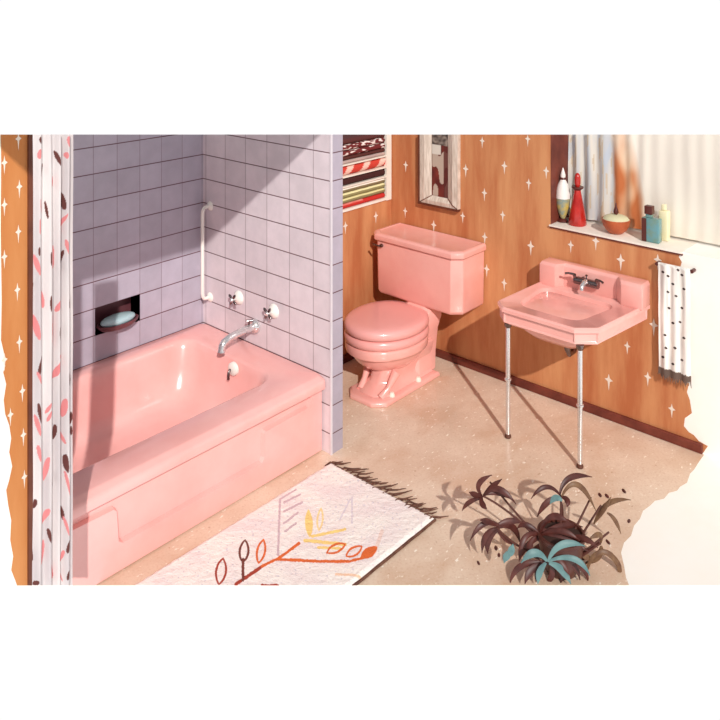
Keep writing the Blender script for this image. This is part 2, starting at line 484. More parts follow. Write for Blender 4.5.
b.build('apron_panel', M['pink_tub'], tub)
# overflow plate on the inner end of the tub
oc = onX(233, 369, 1.1795)
ov = MB().lathe([(.0005, -.0075), (.010, -.007), (.0145, -.003), (.0155, .004)], oc, 28, 'x').build('overflow_plate', M['enamel'], tub, smooth=40)
MB().tube([oc+Vector((-.0065, .001, .001)), oc+Vector((-.013, 0, -.004)), oc+Vector((-.0135, 0, -.019))], [.0028, .003, .0034], 10).build('trip_lever', M['chrome_dark'], ov, smooth=40)

# ================================================================== BATH FITTINGS
g0 = onX(210, 206, XW); g1 = onX(210, 297, XW)
ym = (g0.y+g1.y)/2
gb = thing('grab_bar', (XW, ym, g1.z), 'upright chrome grab bar on the tiled wall beside the rear corner', 'grab bar')
pts = []
so = .024
for i in range(9):
    t = i/8*math.pi/2
    pts.append((XW-.002-so*math.sin(t), ym+.0, g0.z+so*.5-so*.5*0 - (0 if i == 0 else 0) + 0 - (so*.5)*(1-math.cos(t))*1.0))
pts = [(XW-.001, ym, g0.z), (XW-.012, ym, g0.z), (XW-.019, ym, g0.z-.002), (XW-.0225, ym, g0.z-.008), (XW-.0235, ym, g0.z-.016), (XW-.0235, ym, g1.z+.016), (XW-.0225, ym, g1.z+.008), (XW-.019, ym, g1.z+.002), (XW-.012, ym, g1.z), (XW-.001, ym, g1.z)]
MB().tube(pts, .0046, 12).build('bar', M['enamel'], gb, smooth=50)
for g in (g0, g1):
    MB().lathe([(.0005, -.0065), (.006, -.006), (.0105, -.003), (.0125, -.0002)], (XW, ym, g.z), 24, 'x').build('flange', M['enamel'], gb, smooth=40)
def valve(px, py, label):
    c = onX(px, py, XW)
    v = thing('shower_valve', c, label, 'tap handle', 'cross handles on the shower wall')
    MB().lathe([(.0005, -.012), (.006, -.011), (.0125, -.007), (.0165, -.003), (.0172, -.0002)], c, 28, 'x').build('escutcheon', M['enamel'], v, smooth=40)
    MB().lathe([(.0005, -.026), (.004, -.0255), (.0055, -.023), (.0048, -.019), (.0035, -.010)], c, 16, 'x').build('spindle', M['chrome'], v, smooth=40)
    h = MB(); cc = c+Vector((-.020, 0, 0))
    for k in range(2):
        a = math.radians(35+90*k); d = Vector((0, math.cos(a), math.sin(a)))*.0165
        h.tube([cc-d, cc-d*.75, cc-d*.2, cc+d*.2, cc+d*.75, cc+d], [.0015, .0036, .0024, .0024, .0036, .0015], 10)
    h.build('cross_handle', M['chrome_dark'], v, smooth=50)
valve(239, 297.5, 'chrome cross tap handle on the tiles, the one next to the grab bar')
valve(274, 311, 'chrome cross tap handle on the tiles, right of the other above the spout')
sc = onX(255.5, 326, XW)
spt = thing('bath_spout', sc, 'long curved chrome bath spout over the tub end', 'spout')
MB().lathe([(.0005, -.012), (.012, -.011), (.0165, -.006), (.0175, -.0002)], sc, 28, 'x').build('escutcheon', M['chrome'], spt, smooth=40)
tip = Vector((sc.x-.072, sc.y+.0, sc.z-.015))
path = [sc+Vector((-.004, 0, 0)), sc+Vector((-.030, 0, .001)), sc+Vector((-.058, 0, -.001)), sc+Vector((-.080, 0, -.004)), sc+Vector((-.094, 0, -.009)), sc+Vector((-.1005, 0, -.016)), sc+Vector((-.1025, 0, -.023)), sc+Vector((-.103, 0, -.028))]
MB().tube(path, [.0085, .0085, .0085, .0085, .0086, .0084, .0080, .0094], 16).build('spout_pipe', M['chrome'], spt, smooth=50)
MB().tube([sc+Vector((-.020, 0, .006)), sc+Vector((-.020, 0, .017)), sc+Vector((-.026, .004, .0185)), sc+Vector((-.014, -.006, .0185))], [.0025, .0025, .003, .003], 10).build('diverter_knob', M['chrome_dark'], spt, smooth=50)

# ================================================================== SOAP
sr = thing('soap_recess', ((sx0+sx1)/2, YB, sz0), 'dark maroon glazed recess let into the tiles behind the bathtub', 'soap holder')
b = MB(); d = .040
b.poly([(sx0, YB+d, sz0), (sx1, YB+d, sz0), (sx1, YB+d, sz1), (sx0, YB+d, sz1)])
b.poly([(sx0, YB, sz1), (sx0, YB+d, sz1), (sx1, YB+d, sz1), (sx1, YB, sz1)])
b.poly([(sx0, YB, sz0), (sx1, YB, sz0), (sx1, YB+d, sz0), (sx0, YB+d, sz0)])
b.poly([(sx0, YB, sz0), (sx0, YB+d, sz0), (sx0, YB+d, sz1), (sx0, YB, sz1)])
b.poly([(sx1, YB, sz0), (sx1, YB, sz1), (sx1, YB+d, sz1), (sx1, YB+d, sz0)])
b.build('liner', M['recess'], sr, fixn=False)
c = Vector(((sx0+sx1)/2-.002, YB-.002, sz0+.018))
rings = []
for f, h in ((.45, -.016), (.8, -.012), (.97, -.005), (1.0, 0), (.95, .001), (.78, -.004), (.5, -.008)):
    rings.append([(c.x+math.cos(k*math.pi/16)*.053*f, c.y+math.sin(k*math.pi/16)*.028*f, c.z+h) for k in range(32)])
MB().loft(rings).build('dish', M['recess'], sr, smooth=50)
rings = []
for f, h in ((.5, -.006), (.86, -.003), (1.0, .003), (.97, .008), (.8, .0115), (.4, .013)):
    rings.append([(c.x+math.cos(k*math.pi/16)*.044*f, c.y-.001+math.sin(k*math.pi/16)*.0225*f, c.z+h) for k in range(32)])
sp = MB().loft(rings).build('soap_bar', M['soap'], smooth=50)
tag(sp, 'oval pale blue soap bar lying in the dark wall recess over the tub', 'soap')

# ================================================================== SHOWER CURTAIN
YC = 1.10
cl = onY(34.5, 300, YC).x; cr = onY(73.5, 300, YC).x
strokes = []
crop = [(159,40,10,18,-.1,1),(268,45,9,28,-.1,0),(155,95,10,26,.1,0),(168,162,8,34,.2,1),(227,112,8,36,-.25,1),(261,100,7,16,0,0),(274,170,7,18,.1,1),(209,208,9,30,0,0),
 (129,262,8,32,-.1,1),(163,305,9,40,-.1,0),(186,320,5,44,-.1,1),(254,285,9,44,-.1,1),(157,385,5,40,0,0),(250,380,6,60,.3,0),(155,485,5,22,0,1),(198,512,5,34,0,1),(265,465,8,36,-.15,0),(247,530,7,60,.2,1),(150,540,10,50,-.2,0),(216,510,7,60,0,0),(133,640,7,34,.25,1),(172,680,12,44,-.1,0),(197,690,6,40,0,1),(281,690,7,34,-.1,1),(232,700,9,34,.3,0)]
for x, y, a, b_, t, k in crop: strokes.append((x/4, 130+y/4, a/4, b_/4, t, k))
crop = [(148,110,12,60,-.15,0),(212,120,8,100,0,0),(238,130,8,40,0,1),(160,260,9,48,.15,1),(232,270,12,60,.35,0),(158,310,8,30,-.3,0),(282,320,9,36,0,1),(157,450,8,50,-.1,1),(152,500,8,50,-.15,0),(192,430,7,30,.35,0),(257,430,10,50,.1,0),(288,475,9,32,.1,1),(290,525,6,24,0,1),(220,530,8,40,.1,1),(252,550,7,30,-.3,0),(260,650,9,40,-.05,1),(185,665,9,50,.2,0),(195,460,7,30,.3,0)]
for x, y, a, b_, t, k in crop: strokes.append((x/4, 300+y/4, a/4, b_/4, t, k))
crop = [(262,170,8,46,-.05,1),(208,238,7,32,.1,1),(144,340,7,26,.15,1),(155,130,8,40,-.1,0),(185,200,9,60,.15,0),(265,250,6,60,-.15,0),(252,375,7,34,-.1,1),(182,385,12,40,.35,0),(196,460,10,36,-.2,1),(172,530,12,60,.1,0),(268,500,8,34,.15,1),(137,540,6,40,-.1,1),(262,420,6,44,-.2,0),(252,545,6,30,.2,0),(213,610,9,40,-.1,0),(268,615,7,26,.15,1),(245,620,5,36,-.3,0),(148,655,8,16,.4,1)]
for x, y, a, b_, t, k in crop: strokes.append((x/4, 420+y/4, a/4, b_/4, t, k))
ztop_, zbot_ = .86, .02
def cpos(u, v):
    z = zbot_+(ztop_-zbot_)*v
    x = cl+(cr-cl)*u
    amp = .0050
    y = YC+amp*(1+.5*nz(u*2, v*1.1, 7))*math.sin(u*2*math.pi*4.3+.9*nz(u*3, v*1.3)+1.0)+.004*nz(u*4, v*3, 3)
    x += .0018*nz(v*5, 1.7)
    return (x, y, z)
def ccol(u, v):
    z = zbot_+(ztop_-zbot_)*v; x = cl+(cr-cl)*u
    px = 34.5+39*u; dd = FX*x+FY*YC; py = (1-z)*FL/dd-3
    c = mixc((234, 228, 227), (206, 198, 200), .5+.9*nz(px*.12, py*.008))  # upright grey streaks paint fold shading into the white cloth
    for sx, sy, a, b_, t, k in strokes:
        dy = py-sy
        if abs(dy) > b_+1 : continue
        w_ = a*.68*math.sqrt(max(0, 1-(dy/(b_*.80+.01))**2)) if abs(dy) < b_*.80 else 0
        dx = px-(sx-dy*t)
        if w_ > 0 and abs(dx) < w_:
            c = (106, 60, 56) if k else (228, 142, 144)
    return c
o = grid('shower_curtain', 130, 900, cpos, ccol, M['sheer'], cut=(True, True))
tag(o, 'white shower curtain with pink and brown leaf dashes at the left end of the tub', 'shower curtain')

# ================================================================== TOILET
TY = 1.318
toi = thing('toilet', (1.65, TY, 0), 'pink two-piece toilet with closed lid standing in the wallpapered alcove', 'toilet')
def tankpoly(o_, z, ch=.022):
    x0, x1, y0, y1 = 1.692-o_, 1.812, 1.178-o_, 1.470+o_
    return [(x0, y0+ch*1.1, z), (x0, y1-ch, z), (x0+ch, y1, z), (x1, y1, z), (x1, y0, z), (x0+ch, y0, z)]
b = MB().loft([tankpoly(-.006, .182), tankpoly(-.002, .19), tankpoly(0, .327)])
b.build('tank', M['pink'], toi, bevel=.002)
b = MB().loft([tankpoly(.004, .3285), tankpoly(.006, .331), tankpoly(.006, .342), tankpoly(.002, .3465), tankpoly(-.006, .3475), tankpoly(-.0075, .3460)])
b.build('tank_lid', M['pink'], toi, bevel=.0008)
hp = Vector((1.690, 1.432, .3165))
fh = MB(); fh.lathe([(.0005, -.007), (.0045, -.006), (.005, -.0005)], hp+Vector((.002, 0, 0)), 16, 'x'); fh.tube([hp+Vector((-.006, 0, 0)), hp+Vector((-.009, .005, 0)), hp+Vector((-.009, .022, .001))], [.002, .0024, .0034], 10)
fh.build('flush_lever', M['chrome_dark'], toi, smooth=50)
def egg(cx, a, bb, z, sq=0, n=48):
    out = []
    for k in range(n):
        t = 2*math.pi*k/n; x = math.cos(t); y = math.sin(t)
        ff = 1.0 if x < 0 else .88
        y2 = math.copysign(abs(y)**(1 if x < 0 else .82), y)
        out.append((cx+a*x*ff, TY+.019+bb*y2, z))
    return out
CX = 1.602
sec = [(CX+.01, .050, .040, .040), (CX+.004, .062, .052, .055), (CX, .080, .066, .066), (CX, .096, .080, .080), (CX, .105, .0885, .094), (CX, .108, .091, .101), (CX, .110, .093, .103), (CX, .1205, .0975, .1045), (CX, .1225, .099, .110), (CX, .1225, .099, .122), (CX, .1215, .098, .1265), (CX, .115, .092, .1285)]
b = MB().loft([egg(c_, a_, b_, z_) for c_, a_, b_, z_ in sec])
b.build('bowl', M['pink'], toi, smooth=60)
b = MB().loft([egg(CX, a_, b_, z_) for a_, b_, z_ in ((.113, .090, .1290), (.1195, .0965, .1295), (.1235, .1, .132), (.125, .1015, .1395), (.1235, .1, .1480), (.119, .096, .1510), (.113, .090, .1512))])
b.build('seat', M['pink_dark'], toi, smooth=60)
b = MB().loft([egg(CX, a_, b_, z_) for a_, b_, z_ in ((.113, .090, .1532), (.1195, .0965, .1536), (.1235, .1005, .156), (.1245, .101, .165), (.1225, .099, .1725), (.115, .092, .1765), (.095, .075, .1785), (.05, .04, .1795))])
b.build('lid', M['pink_dark'], toi, smooth=60)
for y in (-.035, .035):
    MB().tube([(1.7065, TY+.015+y-.012, .160), (1.7065, TY+.015+y+.012, .160)], .006, 12).build('hinge', M['pink'], toi, smooth=50)
# pedestal
def foot(x0, x1, w_, z, ch=.028):
    y0, y1 = TY+.001-w_, TY+.001+w_
    return [(x0, y0+ch, z), (x0, y1-ch, z), (x0+ch, y1, z), (x1, y1, z), (x1, y0, z), (x0+ch, y0, z)]
b = MB(); b.loft([foot(1.476, 1.722, .062, .0008), foot(1.476, 1.722, .062, .010), foot(1.482, 1.718, .057, .0135)])
b.build('base', M['pink'], toi, bevel=.002)
b = MB()
pts_f = [foot(1.496, 1.715, .050, .0132), foot(1.506, 1.712, .044, .020), foot(1.528, 1.712, .034, .034, .022), foot(1.535, 1.712, .036, .050, .022), foot(1.54, 1.712, .046, .075, .022), foot(1.56, 1.712, .050, .10, .022)]
b.loft(pts_f)
b.build('pedestal', M['pink'], toi, bevel=.005)
b = MB(); b.loft([foot(1.640, 1.728, .044, .0132, .015), foot(1.645, 1.735, .040, .06, .015), foot(1.655, 1.742, .042, .120, .015), foot(1.665, 1.750, .048, .150, .015), foot(1.700, 1.765, .040, .1835, .015)])
b.build('rear_column', M['pink'], toi, bevel=.004)
for yy in (-.044, .044):
    b = MB(); b.tube([(1.512, TY+yy*.75, .012), (1.535, TY+yy*.9, .03), (1.56, TY+yy, .062)], [.010, .007, .012], 12)
    b.build('rib', M['pink'], toi, smooth=60)
for a, c_ in ((392.5, 391.5), (419, 376)):
    p = onY(a, c_, TY-.052); 
    b = MB().lathe([(.0075, 0), (.0075, .004), (.005, .0095), (.0008, .0105)], (p.x, TY-.050, .013), 16)
    bc = b.build('bolt_cap', M['white'], toi, smooth=50)

# ================================================================== WASHBASIN
lav = thing('washbasin', (1.69, .87, 0), 'pink rectangular washbasin with splashback on two chrome front legs under the window', 'washbasin')
outl = [(1.570, .797), (1.570, .974), (1.600, 1.004), (1.8125, .992), (1.8125, .732), (1.606, .757)]
def off_poly(p, d):
    n_ = len(p); out = []
    for i in range(n_):
        p0, p1, p2 = Vector(p[i-1]), Vector(p[i]), Vector(p[(i+1) % n_])
        a = (p1-p0).normalized(); c_ = (p2-p1).normalized()
        na = Vector((a.y, -a.x)); nc = Vector((c_.y, -c_.x)); m = na+nc
        m = m*(2*d/max(m.length_squared, .4))
        out.append((p1.x+m.x, p1.y+m.y))
    return out
b = MB()
o1 = off_poly(outl, -.004) ; o0 = off_poly(outl, -.010)
b1 = off_poly(outl, .004); b0 = off_poly(outl, .010)
# choose the inward direction
def area(p): return sum(p[i-1][0]*p[i][1]-p[i][0]*p[i-1][1] for i in range(len(p)))
inn = (lambda d: off_poly(outl, d)) if abs(area(b1)) < abs(area(outl)) else (lambda d: off_poly(outl, -d))
b.loft([[(x, y, .261) for x, y in inn(.008)], [(x, y, .265) for x, y in inn(.004)], [(x, y, .288) for x, y in inn(.004)]])
b.bm.faces.ensure_lookup_table()
sides = [f for f in b.bm.faces if abs(f.normal.z) < .5 or True]
b.bm.normal_update()
sides = [f for f in b.bm.faces if len(f.verts) == 4 and abs(f.normal.z) < .3]
bmesh.ops.recalc_face_normals(b.bm, faces=b.bm.faces[:])
bmesh.ops.inset_individual(b.bm, faces=sides, thickness=.0045, depth=-.0035)
b.build('skirt', M['pink'], lav, bevel=.0008)
bas = []
bp = [(1.612, .812), (1.612, .962), (1.760, .974), (1.760, .784)]
def roundpoly(p, r, n=6):
    out = []
    for i in range(len(p)):
        p0, p1, p2 = Vector(p[i-1]), Vector(p[i]), Vector(p[(i+1) % len(p)])
        a = p1+(p0-p1).normalized()*r; c_ = p1+(p2-p1).normalized()*r
        for k in range(n+1):
            t = k/n; out.append(tuple(a*(1-t)**2+p1*2*t*(1-t)+c_*t*t))
    return out
bas = roundpoly(bp, .034)
cc = (1.69, .88)
def scl(p, s_): return [(cc[0]+(x-cc[0])*s_, cc[1]+(y-cc[1])*s_) for x, y in p]
A = angles([outl, bas], cc, 90)
b = MB().loft([resample(inn(.0035), cc, A, .2868), resample(inn(0), cc, A, .2885), resample(inn(0), cc, A, .2955), resample(inn(.0035), cc, A, .2990), resample(inn(.009), cc, A, .2985),
    resample(inn(.0125), cc, A, .2970), resample(scl(bas, 1.03), cc, A, .2970), resample(scl(bas, .99), cc, A, .2955), resample(scl(bas, .965), cc, A, .288), resample(scl(bas, .92), cc, A, .262), resample(scl(bas, .84), cc, A, .240), resample(scl(bas, .62), cc, A, .229), resample(scl(bas, .2), cc, A, .226)], False, True)
b.build('basin', M['pink'], lav, smooth=38, fixn=False)
# underside of the bowl
b = MB().loft([resample(scl(bas, 1.0), cc, A, .2605), resample(scl(bas, .95), cc, A, .240), resample(scl(bas, .7), cc, A, .222), resample(scl(bas, .2), cc, A, .217)])
b.build('bowl_underside', M['pink'], lav, smooth=60)
b = MB()
spl = [(1.8125, .990), (1.8125, .732), (1.768, .732), (1.768, .782), (1.789, .802), (1.789, .936), (1.768, .948), (1.768, .990)]
b.loft([[(x, y, .2965) for x, y in spl], [(x, y, .345) for x, y in spl], [(min(x+.005, 1.8125), y+(.004 if y < .8 else -.004), .352) for x, y in spl]])
b.build('splashback', M['pink'], lav, bevel=.0015)
fy = onX(588, 281, 1.785)
tp = thing('basin_faucet', (1.785, fy.y, fy.z), 'dark chrome two-handled mixer on the splashback of the pink washbasin', 'faucet')
fc = Vector((1.789, fy.y, fy.z))
b = MB(); b.tube([fc+Vector((-.012, -.030, -.002)), fc+Vector((-.012, .030, -.002))], .0085, 14); b.box(fc.x-.012, fc.x-.0005, fc.y-.028, fc.y+.028, fc.z-.010, fc.z+.004)
b.build('body', M['chrome_dark'], tp, smooth=40)
for s_ in (-1, 1):
    b = MB(); k = fc+Vector((-.014, s_*.028, .003)); b.tube([k, k+Vector((-.004, 0, .010))], .004, 10); b.tube([k+Vector((-.004, -.0, .010)), k+Vector((-.010, s_*.012, .012)), k+Vector((-.012, s_*.020, .010))], [.003, .0024, .0028], 10)
    b.build('handle', M['chrome_dark'], tp, smooth=50)
b = MB(); b.tube([fc+Vector((-.014, 0, 0)), fc+Vector((-.026, 0, .001)), fc+Vector((-.036, 0, -.006)), fc+Vector((-.038, 0, -.013))], [.0068, .006, .0055, .005], 12); b.build('spout', M['chrome'], tp, smooth=50)
b = MB().tube([fc+Vector((-.012, 0, .006)), fc+Vector((-.012, 0, .013)), fc+Vector((-.012, 0, .016)), fc+Vector((-.012, 0, .0175))], [.0015, .0015, .004, .001], 10); b.build('lift_rod', M['chrome_dark'], tp, smooth=50)
for px, py in ((508, 438), (580, 468)):
    p = onZ(px, py); 
    b = MB().lathe([(.0050, .006), (.0052, .10), (.0055, .262)], (p.x, p.y, 0), 16)
    lg = b.build('leg', M['chrome'], lav, smooth=40)
    b = MB().lathe([(.005, 0), (.0078, .002), (.0078, .005), (.005, .007)], (p.x, p.y, .130), 16); b.build('collar', M['chrome'], lg, smooth=40)
    b = MB().lathe([(.006, .0008), (.0075, .003), (.0065, .008), (.005, .010)], (p.x, p.y, 0), 16); b.build('foot', M['foot'], lg, smooth=40)
    b = MB().lathe([(.005, .250), (.008, .254), (.009, .2625)], (p.x, p.y, 0), 16); b.build('bracket', M['chrome_dark'], lg, smooth=40)
b = MB(); q = Vector((1.70, .88, .220)); b.tube([q, q+Vector((0, 0, -.03)), q+Vector((.01, 0, -.045)), q+Vector((.03, 0, -.045)), q+Vector((.042, 0, -.030)), q+Vector((.06, 0, -.026)), q+Vector((.114, 0, -.026))], .007, 12)
b.build('drain_trap', M['chrome_dark'], lav, smooth=50)

# ================================================================== PICTURE
pa = onX(423, 201, XB-.004); pb = onX(459.5, 209, XB-.004); pz = .4235; py1, py0 = pa.y+.004, pb.y-.001
pic = thing('framed_picture', (XB-.0015, (py0+py1)/2, pz), 'tall picture in a wide whitish mitred frame hung above the toilet tank', 'picture')
fw = .037; zt = .75
def mitre(y0, y1, z0, x, ow):
    return None
b = MB()
xf = XB-.014; xi = XB-.007
def quadv(a, b_, c_, d_): b.poly([a, b_, c_, d_])
O = [(py1, zt), (py1, pz), (py0, pz), (py0, zt)]; I = [(py1-fw, zt), (py1-fw, pz+fw*.62), (py0+fw, pz+fw*.62), (py0+fw, zt)]
Mi = [(py1-fw*.45, zt), (py1-fw*.45, pz+fw*.28), (py0+fw*.45, pz+fw*.28), (py0+fw*.45, zt)]
for i in range(3):
    b.poly([(XB-.001, *O[i]), (XB-.001, *O[i+1]), (xf, *O[i+1]), (xf, *O[i])])
    b.mi = 0
    b.poly([(xf, *O[i]), (xf, *O[i+1]), (xf-.002, *Mi[i+1]), (xf-.002, *Mi[i])])
    b.poly([(xf-.002, *Mi[i]), (xf-.002, *Mi[i+1]), (xi, *I[i+1]), (xi, *I[i])])
b.section(KT, True)
bmesh.ops.remove_doubles(b.bm, verts=b.bm.verts[:], dist=1e-5)
b.build('frame', mat('silvery_frame', (226, 212, 198), .5, var=(190, 172, 156), scale=14, stretch=(1, 6, .6)), pic)
b = MB(); t = .006
b.box(XB-.0155, XB-.001, py1, py1+t, pz-t, zt); b.box(XB-.0155, XB-.001, py0, py1, pz-t, pz); b.section(KT, True)
b.build('outer_dark_edge', M['casing'], pic)  # dark strip along the left and lower sides of the frame
ml = [(I[1], O[1]), (I[2], O[2])]
for (iy, iz), (oy, oz) in ml:
    MB().tube([(xi-.0005, iy, iz), (xf-.0025, (iy+oy)/2+0, (iz+oz)/2-.0005), (xf-.001, oy, oz)], .0012, 6).build('mitre_line', M['casing'], pic)
def ppos(u, v): return (xi+.001, py1-fw+(py0+2*fw-py1)*u, pz+fw*.60+(zt-pz-fw*.60)*v)
def pcol(u, v):
    z = v*(zt-pz)*400
    c = mixc((126, 48, 36), (92, 30, 26), .5+1.2*nz(u*3, z*.09, 1))
    if nz(u*2.6+4, z*.035, 5) > .10: c = (186, 166, 150)
    if u > .72: c = mixc(c, (84, 34, 30), .8)
    if z > 62: c = mixc((70, 58, 54), (150, 136, 124), .5+nz(u*5, z*.3, 9))
    if 50 < z < 62 and u < .55: c = (214, 206, 194)
    return c
grid('canvas', 30, 160, ppos, pcol, M['attr'], pic, cut=(True, False))

# ================================================================== TOWEL RECESS + TOWELS
niche = thing('towel_shelf', (1.60, 1.50, nZ0), 'white recessed open shelving holding the stacked towels beside the tiled partition', 'shelf')
b = MB(); yf = YS-.0045
b.box(nX1-.009, nX1+.0120, yf, YS+.006, nZ0-.008, 1.0); b.cut(); b.build('side_panel', M['white'], niche, fixn=False)
b = MB(); b.box(nX0, nX1-.0091, yf, 1.618, nZ0-.006, nZ0+.0005); b.build('bottom_board', M['white'], niche)
b = MB(); b.box(nX0, nX1-.0091, 1.612, 1.6185, nZ0+.001, 1.0); b.cut(); b.build('back_panel', M['white'], niche)
for z in (.4775, .5045, .5375):
    b = MB(); b.box(nX0, nX1-.0092, yf+.001, 1.6115, z, z+.0035); b.build('shelf', M['white'], niche)
def towel(z0, z1, cfn, label, folds=1, x1=nX1-.013, y0=YS-.001, roll=False):
    zc, hz = (z0+z1)/2, (z1-z0)/2
    x0 = nX0+.01
    def pos(u, v):
        x = x0+(x1-x0)*u
        wob = .0010*nz(x*30, z0*50)
        if roll:
            a = 2*math.pi*v; return (x, y0+hz+hz*math.cos(a), zc+hz*math.sin(a)+wob)
        # a folded towel: rounded front edge, flat top
        a = v
        if v < .25: t = v/.25; return (x, 1.60-(1.60-(y0+hz))*t, z1+wob*(1-0))
        if v > .75: t = (v-.75)/.25; return (x, (y0+hz)+(1.60-(y0+hz))*t, z0)
        t = (v-.25)/.5*math.pi
        return (x, y0+hz-hz*math.sin(t), zc+hz*math.cos(t)+wob*math.cos(t/2))
    o = grid('folded_towel' if not roll else 'rolled_towel', 90, 48, pos, cfn, M['attr'], cut=(True, False))
    bm = bmesh.new(); bm.from_mesh(o.data)
    bmesh.ops.holes_fill(bm, edges=[e_ for e_ in bm.edges if e_.is_boundary], sides=0)
    bm.to_mesh(o.data); bm.free()
    tag(o, label, 'towel', 'towels on the white open shelving')
towel(nZ0+.0008, .4325, lambda u, v: (196, 44, 36) if v > .42 or u > .75 else mixc((196, 44, 36), (240, 180, 166), .7+nz(u*8, v*3)), 'bright red folded towel, lowest on the white shelving')
towel(.4330, .4465, lambda u, v: (140, 130, 88) if v > .42 else (226, 214, 156), 'olive folded towel directly on the lowest red towel')
towel(.4470, .4610, lambda u, v: (146, 138, 92) if v > .42 else (236, 226, 172), 'olive folded towel with pale yellow edge, second above the red one')
towel(.4615, .4765, lambda u, v: (132, 118, 84) if v > .45 else (248, 240, 226), 'olive folded towel with white top edge under the dark towel')
towel(.4815, .5035, lambda u, v: (66, 26, 24), 'thick dark maroon folded towel between two white shelf boards')
def rollc(u, v):
    return (204, 62, 48) if math.sin(u*34+v*7) > -.35 else (240, 196, 180)
towel(.5085, .5365, rollc, 'rolled towel with red and pale diagonal stripes on the middle board', roll=True, x1=nX1-.011)
towel(.5415, .5510, lambda u, v: mixc((176, 150, 144), (196, 170, 160), nz(u*5, v)+.5), 'thin mauve grey folded towel below the dark brown one')
towel(.5520, .5608, lambda u, v: (84, 38, 32), 'thin dark brown folded towel over the mauve grey one')
def spot(u, v): return (110, 32, 32) if nz(u*26, v*9, z_) > -.12 else (240, 222, 214)
z_ = 1.3
towel(.5622, .5760, spot, 'white towel with dark red blotches, lower of two patterned towels')
z_ = 7.9
towel(.5776, .5935, spot, 'white towel with dark red blotches, upper of two patterned towels')
towel(.5945, .6100, lambda u, v: (88, 40, 38), 'dark maroon towel at the very top of the shelving')

# ================================================================== WINDOW SILL THINGS
def lathe_thing(name, px, py, prof_parts, label, cat, group=None, dx=0):
    p = onZ(px, py, wZ+.0007); p.x += dx
    t = thing(name, p, label, cat, group)
    for pn, prof, m in prof_parts: MB().lathe(prof, p, 24).build(pn, m, t, smooth=40)
    return t, p
m_white = mat('milk_glass', (238, 230, 224), .25)
m_mix = mat('painted_blue_yellow', (108, 140, 150), .3, var=(206, 178, 84), scale=14)
m_red = mat('red_glass', (196, 44, 34), .15, var=(164, 30, 26), scale=10, coat=.5)
m_brown = mat('brown_glass', (150, 76, 62), .3, var=(126, 58, 50), scale=10)
m_dk = mat('dark_stopper', (88, 38, 32), .35)
m_bowl = mat('terracotta', (198, 104, 60), .45, var=(168, 78, 44), scale=12)
m_green = mat('green_glass', (112, 138, 118), .2, var=(96, 150, 160), scale=16, coat=.4)
m_powder = mat('pale_powder', (214, 208, 170), .8)
m_pale = mat('pale_yellow_glass', (244, 234, 196), .3, var=(236, 224, 180))
lathe_thing('lotion_bottle', 563, 221.5, [('base', [(.011, 0), (.0145, .001), (.012, .005), (.006, .009)], m_dk), ('body', [(.0055, .009), (.011, .022), (.0165, .040), (.0185, .060)], m_mix), ('shoulder', [(.0185, .060), (.0175, .078), (.013, .094), (.008, .103), (.0065, .107)], m_white),
    ('collar', [(.0065, .106), (.0085, .108), (.0065, .112)], m_dk), ('stopper', [(.006, .112), (.0065, .118), (.003, .130), (.0008, .136)], m_white)], 'slender white bottle with blue and yellow belly and pointed stopper on the sill', 'bottle')
lathe_thing('red_decanter', 577.5, 224.5, [('body', [(.021, 0), (.0225, .003), (.019, .030), (.013, .060), (.0085, .082), (.008, .088)], m_red), ('rim', [(.008, .086), (.015, .092), (.0145, .095), (.007, .094)], m_dk), ('stopper', [(.005, .094), (.0075, .102), (.0078, .116), (.005, .126), (.001, .129)], m_red)], 'red cone shaped decanter with round stopper on the sill', 'bottle')
lathe_thing('brown_bottle', 592, 219, [('body', [(.0165, 0), (.017, .004), (.0155, .050), (.012, .085), (.0085, .100), (.0085, .123), (.0005, .125)], m_brown)], 'tall reddish brown bottle behind and right of the red decanter', 'bottle')
_, p = lathe_thing('powder_bowl', 616, 233, [('bowl', [(.013, 0), (.016, .001), (.024, .008), (.031, .020), (.0335, .034), (.0325, .035), (.029, .026), (.015, .018)], m_bowl), ('lid', [(.0315, .0335), (.027, .039), (.017, .043), (.004, .0445)], m_powder), ('knob', [(.003, .044), (.0062, .050), (.005, .056), (.0025, .062), (.0015, .071), (.0004, .073)], m_dk)], 'terracotta powder bowl with pale lid and dark knob on the sill', 'bowl')
p = onZ(651.5, 241.5, wZ+.0007)
pf = thing('perfume_bottle', p, 'square green glass perfume bottle with dark cap on the sill', 'bottle')
MB().box(p.x-.010, p.x+.010, p.y-.021, p.y+.019, wZ+.0008, wZ+.056).build('body', m_green, pf, bevel=.002)
MB().box(p.x-.006, p.x+.006, p.y-.002, p.y+.012, wZ+.0562, wZ+.064).build('neck', m_green, pf, bevel=.001)
MB().box(p.x-.008, p.x+.008, p.y-.004, p.y+.014, wZ+.0642, wZ+.083).build('cap', m_dk, pf, bevel=.001)
MB().box(p.x-.0112, p.x-.0102, p.y+.008, p.y+.019, wZ+.002, wZ+.055).build('dark_edge', m_dk, pf)
p = onZ(664, 240, wZ+.0007)
pf = thing('pale_bottle', p, 'faint pale yellow glass bottle right of the green perfume bottle', 'bottle')
MB().box(p.x-.009, p.x+.009, p.y-.012, p.y+.010, wZ+.0008, wZ+.070).build('body', m_pale, pf, bevel=.003)
MB().box(p.x-.005, p.x+.005, p.y-.005, p.y+.005, wZ+.0702, wZ+.084).build('cap', m_pale, pf, bevel=.002)

